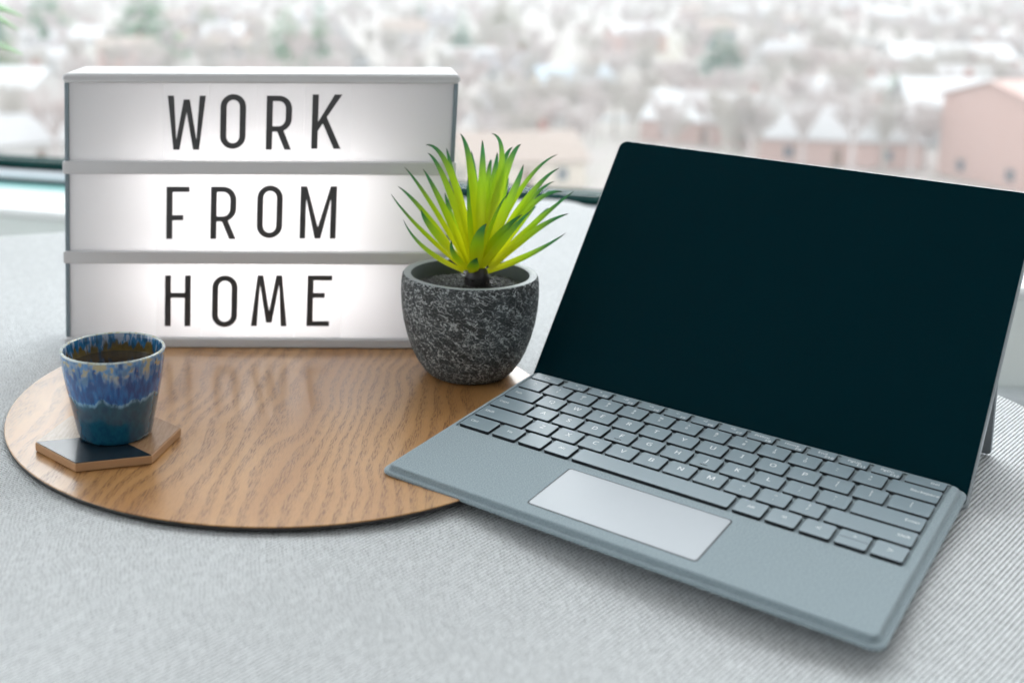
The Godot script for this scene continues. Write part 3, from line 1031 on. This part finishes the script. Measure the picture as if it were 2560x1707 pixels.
# ---------------------------------------------------------------- cup and coaster
func cup_texture() -> ImageTexture:
	var w := 768
	var h := 512
	var a := PackedByteArray()
	a.resize(w * h * 3)
	var n1 := noise(21, 2.6, 3)
	var n2 := noise(22, 6.0, 3)
	var n3 := noise(23, 3.4, 2)
	var n4 := noise(24, 14.0, 2)
	# v: 0 under the foot, up the outside, over the rim and down the inside (1)
	for y in h:
		var v := float(y) / h
		for x in w:
			var an := TAU * x / w
			var cx := cos(an)
			var cz := sin(an)
			var streak := n1.get_noise_3d(cx * 1.8, v * 3.0, cz * 1.8)
			var run := n2.get_noise_3d(cx * 1.5, v * 2.2, cz * 1.5)
			var blot := n3.get_noise_3d(cx * 1.6, v * 7.0, cz * 1.6)
			var fine := n4.get_noise_3d(cx, v * 4.0, cz)
			var c: Color
			# heights on the outside: foot 0.17, rim 0.62
			var edge := 0.332 + 0.026 * absf(sin(an * 4.5 + 2.2 * n1.get_noise_3d(cx * 0.6, 7.0, cz * 0.6))) + 0.03 * n1.get_noise_3d(cx * 0.4, 3.0, cz * 0.4) + 0.004 * run
			if v < edge:
				c = col(0.004, 0.060, 0.115).lerp(col(0.008, 0.092, 0.155), clampf(blot + 0.5 + fine * 0.5, 0, 1))
				var foam := smoothstep(edge - 0.022, edge - 0.006, v) * clampf(0.7 + run * 1.6, 0, 1)
				c = c.lerp(col(0.20, 0.42, 0.60), foam * 0.85)
			elif v < 0.518:
				var q := (v - edge) / (0.518 - edge)
				var blue := col(0.004, 0.060, 0.22).lerp(col(0.008, 0.14, 0.40), clampf(0.4 + run * 1.6, 0, 1))
				var light := col(0.08, 0.22, 0.44).lerp(col(0.27, 0.35, 0.44), clampf(0.5 + blot * 1.5, 0, 1))
				c = blue.lerp(light, smoothstep(0.45, 0.95, q + streak * 0.6 + run * 0.35))
				c = c.lerp(col(0.42, 0.33, 0.12), smoothstep(0.12, 0.38, blot + streak * 0.6) * smoothstep(0.50, 0.85, q) * 0.75)
				c = c.lerp(col(0.10, 0.16, 0.22), smoothstep(0.15, 0.4, run - blot * 0.3) * smoothstep(0.35, 0.6, q) * 0.6)
				c = c.lerp(col(0.05, 0.25, 0.55), (1.0 - smoothstep(0.0, 0.05, q)) * clampf(0.4 + fine * 2.0, 0, 0.8))
			elif v < 0.538:
				c = col(0.46, 0.52, 0.50).lerp(col(0.42, 0.36, 0.16), smoothstep(0.0, 0.4, blot + fine * 0.5) * 0.6)
				c = c.lerp(col(0.15, 0.22, 0.32), smoothstep(0.1, 0.4, -run) * 0.6)
			else:
				var q := (v - 0.538) / 0.066
				var top := col(0.02, 0.14, 0.30).lerp(col(0.30, 0.36, 0.46), smoothstep(0.05, 0.4, run + streak * 0.5))
				top = top.lerp(col(0.01, 0.06, 0.12), smoothstep(0.05, 0.3, -run) * 0.8)
				var brown := col(0.17, 0.115, 0.03).lerp(col(0.10, 0.07, 0.022), clampf(0.5 + blot, 0, 1))
				c = top.lerp(brown, smoothstep(0.55, 0.85, q + streak * 0.8))
			put_rgb(a, (y * w + x) * 3, c)
	return tex(w, h, a)

func build_cup() -> void:
	# coaster
	var centre := Vector3(-0.0813, 0, 0.1892)
	var co := thing("coaster", "hexagonal wooden coaster with dark, tan and pale fields under the blue cup", "coaster", centre)
	var first := atan2(-(0.2013 - 0.1892), -0.1237 + 0.0813)
	var side := 0.0445
	var hexagon := func(r: float, yy: float) -> PackedVector3Array:
		var out := PackedVector3Array()
		for i in 6:
			var a := first + TAU * i / 6
			out.append(Vector3(r * cos(a), yy, -r * sin(a)))
		return out
	var ply := mat(lin(0.46, 0.26, 0.13), 0.5)
	part("core", loft([hexagon.call(side - 0.0006, 0.0002), hexagon.call(side, 0.0008), hexagon.call(side, 0.0052), hexagon.call(side - 0.0004, 0.0056)]), ply, co)
	# the three lozenges, from the left corner round: dark, tan, pale
	var tops := [mat(lin(0.012, 0.022, 0.032), 0.16), wood_small(lin(0.42, 0.25, 0.14)), wood_small(lin(0.52, 0.40, 0.30))]
	var hx: PackedVector3Array = hexagon.call(side - 0.0005, 0.0)
	for k in 3:
		var st := begin()
		var q := [hx[(2 * k) % 6], hx[(2 * k + 1) % 6], hx[(2 * k + 2) % 6], Vector3.ZERO]
		var mid: Vector3 = (q[0] + q[1] + q[2] + q[3]) / 4.0
		var lo := []
		var hi := []
		for v in q:
			var p: Vector3 = mid + (v - mid) * 0.997
			lo.append(p + Vector3(0, 0.0054, 0))
			hi.append(p + Vector3(0, 0.0060, 0))
		quad(st, hi[0], hi[1], hi[2], hi[3])
		for i in 4:
			var j := (i + 1) % 4
			quad(st, lo[i], lo[j], hi[j], hi[i])
		part("lozenge", done(st), tops[k], co)
	# cup
	var t := thing("cup", "small blue glazed ceramic cup of black coffee on a hexagonal coaster", "cup", Vector3(-0.0778, 0.0061, 0.1862))
	var glaze := mat(Color(1, 1, 1), 0.12, 0.5)
	glaze.albedo_texture = cup_texture()
	glaze.clearcoat_enabled = true
	glaze.clearcoat = 0.5
	glaze.clearcoat_roughness = 0.05
	var prof := PackedVector2Array([Vector2(0.0001, 0.0008), Vector2(0.019, 0.0006), Vector2(0.0208, 0.0), Vector2(0.0221, 0.0008), Vector2(0.0231, 0.0036), Vector2(0.0240, 0.0080), Vector2(0.0253, 0.0150), Vector2(0.0268, 0.0225), Vector2(0.0283, 0.0300), Vector2(0.0297, 0.0375), Vector2(0.0308, 0.0450), Vector2(0.0315, 0.0510), Vector2(0.0318, 0.0540), Vector2(0.0317, 0.0552), Vector2(0.0311, 0.0559), Vector2(0.0303, 0.0558), Vector2(0.0297, 0.0549), Vector2(0.0293, 0.0520), Vector2(0.0284, 0.0460), Vector2(0.0272, 0.0390), Vector2(0.0235, 0.0200), Vector2(0.018, 0.0060), Vector2(0.0001, 0.0050)])
	part("body", lathe(prof, 96, 0.008), glaze, t)
	var coffee := mat(lin(0.010, 0.005, 0.003), 0.03)
	part("coffee", lathe(PackedVector2Array([Vector2(0.0281, 0.0441), Vector2(0.0276, 0.0444), Vector2(0.0001, 0.0444)]), 72), coffee, t)

func wood_small(c: Color) -> StandardMaterial3D:
	var m := mat(c, 0.22)
	var nt := NoiseTexture2D.new()
	nt.width = 256
	nt.height = 256
	nt.noise = noise(31, 0.03, 3)
	var g := Gradient.new()
	g.colors = PackedColorArray([Color(0.86, 0.84, 0.82), Color(1, 1, 1)])
	nt.color_ramp = g
	m.albedo_texture = nt
	m.uv1_triplanar = true
	m.uv1_scale = Vector3(60, 60, 8)
	return m

# ---------------------------------------------------------------- laptop
func text_mesh(s: String, size: float) -> TextMesh:
	var tm := TextMesh.new()
	var f := SystemFont.new()
	f.font_names = PackedStringArray(["Droid Sans"])
	tm.font = f
	tm.text = s
	tm.font_size = 32
	tm.pixel_size = size / 32.0
	tm.depth = 0.00004
	tm.curve_step = 4.0
	return tm

func build_laptop() -> void:
	var t := thing("laptop", "grey tablet laptop with dark blank screen and fabric keyboard resting on board and pouf", "laptop")
	t.transform = Transform3D(Basis(Vector3(0.79181, -0.03189, 0.60993), Vector3(-0.00614, 0.99817, 0.06016), Vector3(-0.61073, -0.05138, 0.79017)).orthonormalized(), Vector3(0.08643, 0.00575, 0.23124))
	var w := 0.278
	var d := 0.181
	# felt deck
	var felt := StandardMaterial3D.new()
	var ft := NoiseTexture2D.new()
	ft.width = 512
	ft.height = 512
	ft.seamless = true
	ft.noise = noise(51, 0.09, 4)
	var fg := Gradient.new()
	fg.offsets = PackedFloat32Array([0.15, 0.5, 0.85])
	fg.colors = PackedColorArray([lin(0.17, 0.225, 0.25), lin(0.25, 0.315, 0.345), lin(0.34, 0.41, 0.44)])
	ft.color_ramp = fg
	felt.albedo_texture = ft
	felt.uv1_triplanar = true
	felt.uv1_scale = Vector3.ONE * 22.0
	felt.roughness = 0.9
	felt.rim_enabled = true
	felt.rim = 0.4
	felt.rim_tint = 0.5
	var rings := []
	for e in [[0.0006, -0.0054], [0.0, -0.0049], [0.0, -0.0038], [0.0004, -0.0033], [0.0010, -0.0031], [0.0024, -0.0031], [0.0029, -0.0028], [0.0038, -0.0006], [0.0044, -0.0001], [0.0052, 0.0]]:
		rings.append(round_rect(e[0], w - e[0], -d + e[0], -e[0], 0.0065 - e[0] * 0.7, e[1], 5))
	rings.append(round_rect(0.0060, w - 0.0082, -0.1772, -0.0714, 0.0016, 0.0, 5))
	rings.append(round_rect(0.0062, w - 0.0084, -0.1770, -0.0716, 0.0015, -0.0009, 5))
	part("keyboard_deck", loft(rings, true, true, false), felt, t)
	# keys
	var cap := mat(lin(0.205, 0.27, 0.305), 0.36, 0.5)
	var skirt := mat(lin(0.006, 0.010, 0.013), 0.6)
	var ink := mat(lin(0.85, 0.87, 0.88), 0.6)
	var shapes := {}
	var kw := 0.0157
	var rows := []
	rows.append([0.1645, 0.0100, [[0.0078, 0.0205, "Esc"], [0.0318, kw - 0.0004, "*|F1"], [0.0498, kw - 0.0004, "*|F2"], [0.0678, kw - 0.0004, ">II|F3"], [0.0857, kw - 0.0004, "<x|F4"], [0.1037, kw - 0.0004, "<-|F5"], [0.1216, kw - 0.0004, "<)|F6"], [0.1396, kw - 0.0004, "<))|F7"], [0.1575, kw - 0.0004, "PrtScn|F8"], [0.1755, kw - 0.0004, "Home|F9"], [0.1935, kw - 0.0004, "End|F10"], [0.2115, kw - 0.0004, "PgUp|F11"], [0.2295, kw - 0.0004, "PgDn|F12"], [0.2475, 0.0205, "Del"]]])
	var r1 := [[0.0078, kw, "~^`"]]
	for e in [["!", "1"], ["@", "2"], ["#", "3"], ["$", "4"], ["%", "5"], ["^", "6"], ["&", "7"], ["*", "8"], ["(", "9"], [")", "0"], ["_", "-"], ["+", "="]]:
		r1.append([0.026 + 0.018 * (r1.size() - 1), kw, e[0] + "\n" + e[1]])
	r1.append([0.242, 0.026, "Backspace"])
	r1[0][2] = "~\n`"
	rows.append([0.1467, 0.0158, r1])
	var r2 := [[0.0078, 0.0210, "Tab"]]
	for ch in ["Q", "W", "E", "R", "T", "Y", "U", "I", "O", "P", "{\n[", "}\n]"]:
		r2.append([0.0311 + 0.018 * (r2.size() - 1), kw, ch])
	r2.append([0.2471, 0.0209, "|\n\\"])
	rows.append([0.1284, 0.0158, r2])
	var r3 := [[0.0078, 0.0248, "Caps"]]
	for ch in ["A", "S", "D", "F", "G", "H", "J", "K", "L", ":\n;", "\"\n'"]:
		r3.append([0.0349 + 0.018 * (r3.size() - 1), kw, ch])
	r3.append([0.2329, 0.0351, "Enter"])
	rows.append([0.1100, 0.0158, r3])
	var r4 := [[0.0078, 0.0340, "Shift"]]
	for ch in ["Z", "X", "C", "V", "B", "N", "M", "<\n,", ">\n.", "?\n/"]:
		r4.append([0.0444 + 0.018 * (r4.size() - 1), kw, ch])
	r4.append([0.2244, 0.0436, "Shift"])
	rows.append([0.0917, 0.0158, r4])
	rows.append([0.0735, 0.0156, [[0.0078, 0.0210, "Ctrl"], [0.0315, 0.0158, "Fn"], [0.0498, 0.0155, ""], [0.0676, 0.0157, "Alt"], [0.0859, 0.0935, ""], [0.1820, 0.0153, "Alt"], [0.1997, 0.0153, "="], [0.2174, 0.0153, "<"], [0.2351, 0.0153, "^\n "], [0.2527, 0.0153, ">"]]])
	for row in rows:
		for k in row[2]:
			var key := "%.4f/%.4f" % [k[1], row[1]]
			if not shapes.has(key):
				var kx: float = k[1]
				var kd: float = row[1]
				var c := 0.00025
				var side := loft([round_rect(0, kx, -kd, 0, 0.0011, 0.0, 3), round_rect(0, kx, -kd, 0, 0.0011, 0.0020, 3)], true, false)
				var am := ArrayMesh.new()
				var top := loft([round_rect(0, kx, -kd, 0, 0.0011, 0.0020, 3), round_rect(c * 0.4, kx - c * 0.4, -kd + c * 0.4, -c * 0.4, 0.0010, 0.0020 + c * 0.4, 3), round_rect(c * 1.4, kx - c * 1.4, -kd + c * 1.4, -c * 1.4, 0.0009, 0.0020 + c * 0.6, 3)], false, true)
				am.add_surface_from_arrays(Mesh.PRIMITIVE_TRIANGLES, side.surface_get_arrays(0))
				am.add_surface_from_arrays(Mesh.PRIMITIVE_TRIANGLES, top.surface_get_arrays(0))
				am.surface_set_material(0, skirt)
				am.surface_set_material(1, cap)
				shapes[key] = am
			var o := part("key", shapes[key], null, t, Vector3(k[0], -0.00095, -row[0]))
			var s: String = k[2]
			if s == "":
				continue
			var pieces := s.split("|") if s.length() > 2 and not s.begins_with("|") else PackedStringArray([s])
			var big: bool = s.length() == 1
			var size := 0.0056 if big else (0.0034 if s.contains("\n") else 0.0031)
			var lm := text_mesh(pieces[0], size)
			lm.line_spacing = -2.0
			var lx: float = k[1] / 2
			if s in ["Tab", "Caps", "Ctrl"] or (s == "Shift" and k[0] < 0.1):
				lx = 0.0060
			elif s in ["Backspace", "Enter", "Del"] or (s == "Shift" and k[0] > 0.1):
				lx = k[1] - (0.0078 if s == "Backspace" else 0.0056)
			var l := part("legend", lm, ink, o, Vector3(lx, 0.00215 + 0.00003, -row[1] * (0.55 if pieces.size() < 2 else 0.58)))
			l.rotation.x = -PI / 2
			if pieces.size() > 1:
				var l2 := part("legend", text_mesh(pieces[1], 0.0019), ink, o, Vector3(k[1] - 0.0030, 0.00215 + 0.00003, -0.0022))
				l2.rotation.x = -PI / 2
			if s in ["F", "J"]:
				part("bump", box(0.0056, 0.0101, 0.0021, 0.00235, -0.0034, -0.0029, 0.0001), skirt, o)
			if s.begins_with("^\n "):
				part("split", box(0.0004, 0.0149, 0.00210, 0.00220, -0.0080, -0.0076), skirt, o)
	# touchpad in its groove
	part("touchpad_groove", slab(0.0901, 0.1868, 0.00002, 0.00010, -0.0639, -0.0132, 0.0022, 0.0), mat(lin(0.02, 0.025, 0.03), 0.6), t)
	part("touchpad", slab(0.0909, 0.1860, 0.00004, 0.00022, -0.0631, -0.0140, 0.0017, 0.00006), mat(lin(0.36, 0.395, 0.43), 0.34, 0.5), t)
	# tablet
	var tilt := 0.7051
	var up := Vector3(0, cos(tilt), -sin(tilt))
	var front := Vector3(0, sin(tilt), cos(tilt))
	var metal := mat(lin(0.34, 0.37, 0.39), 0.35)
	metal.metallic = 0.6
	var sw := 0.2788
	var body := part("tablet_body", slab(0.0, sw, -0.0075, -0.0002, -0.1917, 0.0135, 0.0062, 0.0009, 6), metal, t)
	body.transform = Transform3D(Basis(Vector3(1, 0, 0), front, -up), Vector3(-0.0004, -0.002, -0.183))
	var glass := mat(lin(0.0004, 0.016, 0.022), 0.35, 0.12)
	part("screen", slab(0.0008, sw - 0.0008, -0.0003, 0.0001, -0.1909, 0.0128, 0.0056, 0.00008, 6), glass, body)
	# kickstand: from the middle of the back to the cushion
	var hinge := body.transform * Vector3(0, -0.0078, -0.098)
	var foot := Vector3(0, -0.0186, -0.2725)
	var dirn := Vector3(0, foot.y - hinge.y, foot.z - hinge.z)
	var length := dirn.length()
	dirn = dirn.normalized()
	var nrm := dirn.cross(Vector3(1, 0, 0)).normalized()
	var stand := part("kickstand", slab(0.005, sw - 0.0042, -0.0026, 0.0, 0.0, length, 0.003, 0.0005, 4), metal, t)
	stand.transform = Transform3D(Basis(Vector3(1, 0, 0), nrm, dirn) if Vector3(1, 0, 0).cross(nrm).dot(dirn) > 0 else Basis(Vector3(1, 0, 0), -nrm, dirn), Vector3(0, hinge.y, hinge.z))

# ---------------------------------------------------------------- leaves at the upper left
func build_house_plant() -> void:
	var t := thing("house_plant", "bright green house plant whose leaves enter at the upper left corner", "house plant", Vector3(-0.52, FLOOR_Y, -0.55))
	part("pot", lathe(PackedVector2Array([Vector2(0.0001, 0.0), Vector2(0.07, 0.0), Vector2(0.10, 0.18), Vector2(0.096, 0.185), Vector2(0.09, 0.16), Vector2(0.0001, 0.16)]), 32), mat(lin(0.5, 0.5, 0.48), 0.5), t)
	var stem_m := mat(lin(0.10, 0.16, 0.05), 0.6)
	part("stem", lathe(PackedVector2Array([Vector2(0.007, 0.15), Vector2(0.006, 0.5), Vector2(0.003, 0.80), Vector2(0.0001, 0.82)]), 10), stem_m, t)
	var green := mat(lin(0.03, 0.24, 0.02), 0.35)
	green.backlight_enabled = true
	green.backlight = lin(0.35, 0.5, 0.2)
	var spots := [[0.186, 0.686, 0.0, 0.055, 0.70], [0.184, 0.640, 0.0, 0.045, 0.66], [0.172, 0.668, -0.03, 0.05, 0.72]]
	for i in 12:
		var a := 1.2 + i * 2.4
		spots.append([0.13 * cos(a) - 0.04, 0.45 + 0.03 * i, 0.13 * sin(a), 0.045, 0.40 + 0.03 * i])
	for s in spots:
		var tip := Vector3(s[0], s[1], s[2])
		var b := Vector3(0, s[4], 0)
		var ctrl := b.lerp(tip, 0.6) + Vector3(0, 0.02, 0)
		part("leaf", broad_leaf(b, ctrl, tip, s[3]), green, t)

func broad_leaf(base: Vector3, ctrl: Vector3, tip: Vector3, width: float) -> ArrayMesh:
	var st := begin(true)
	var n := 12
	var rows := []
	for i in n + 1:
		var s := float(i) / n
		var p := base.lerp(ctrl, s).lerp(ctrl.lerp(tip, s), s)
		var d := (ctrl - base).lerp(tip - ctrl, s).normalized()
		var side := d.cross(Vector3.UP).normalized()
		var nrm := side.cross(d)
		var w := width * 0.5 * sin(PI * clampf((s - 0.25) / 0.75, 0, 1)) + 0.0012
		rows.append([p - side * w + nrm * w * 0.25, p, p + side * w + nrm * w * 0.25, nrm])
	for i in n:
		for layer in 2:
			for k in 2:
				var th: Vector3 = -rows[i][3] * 0.0006 * layer
				var th1: Vector3 = -rows[i + 1][3] * 0.0006 * layer
				if layer == 0:
					quad(st, rows[i][k] + th, rows[i][k + 1] + th, rows[i + 1][k + 1] + th1, rows[i + 1][k] + th1)
				else:
					quad(st, rows[i][k + 1] + th, rows[i][k] + th, rows[i + 1][k] + th1, rows[i + 1][k + 1] + th1)
	return done(st)
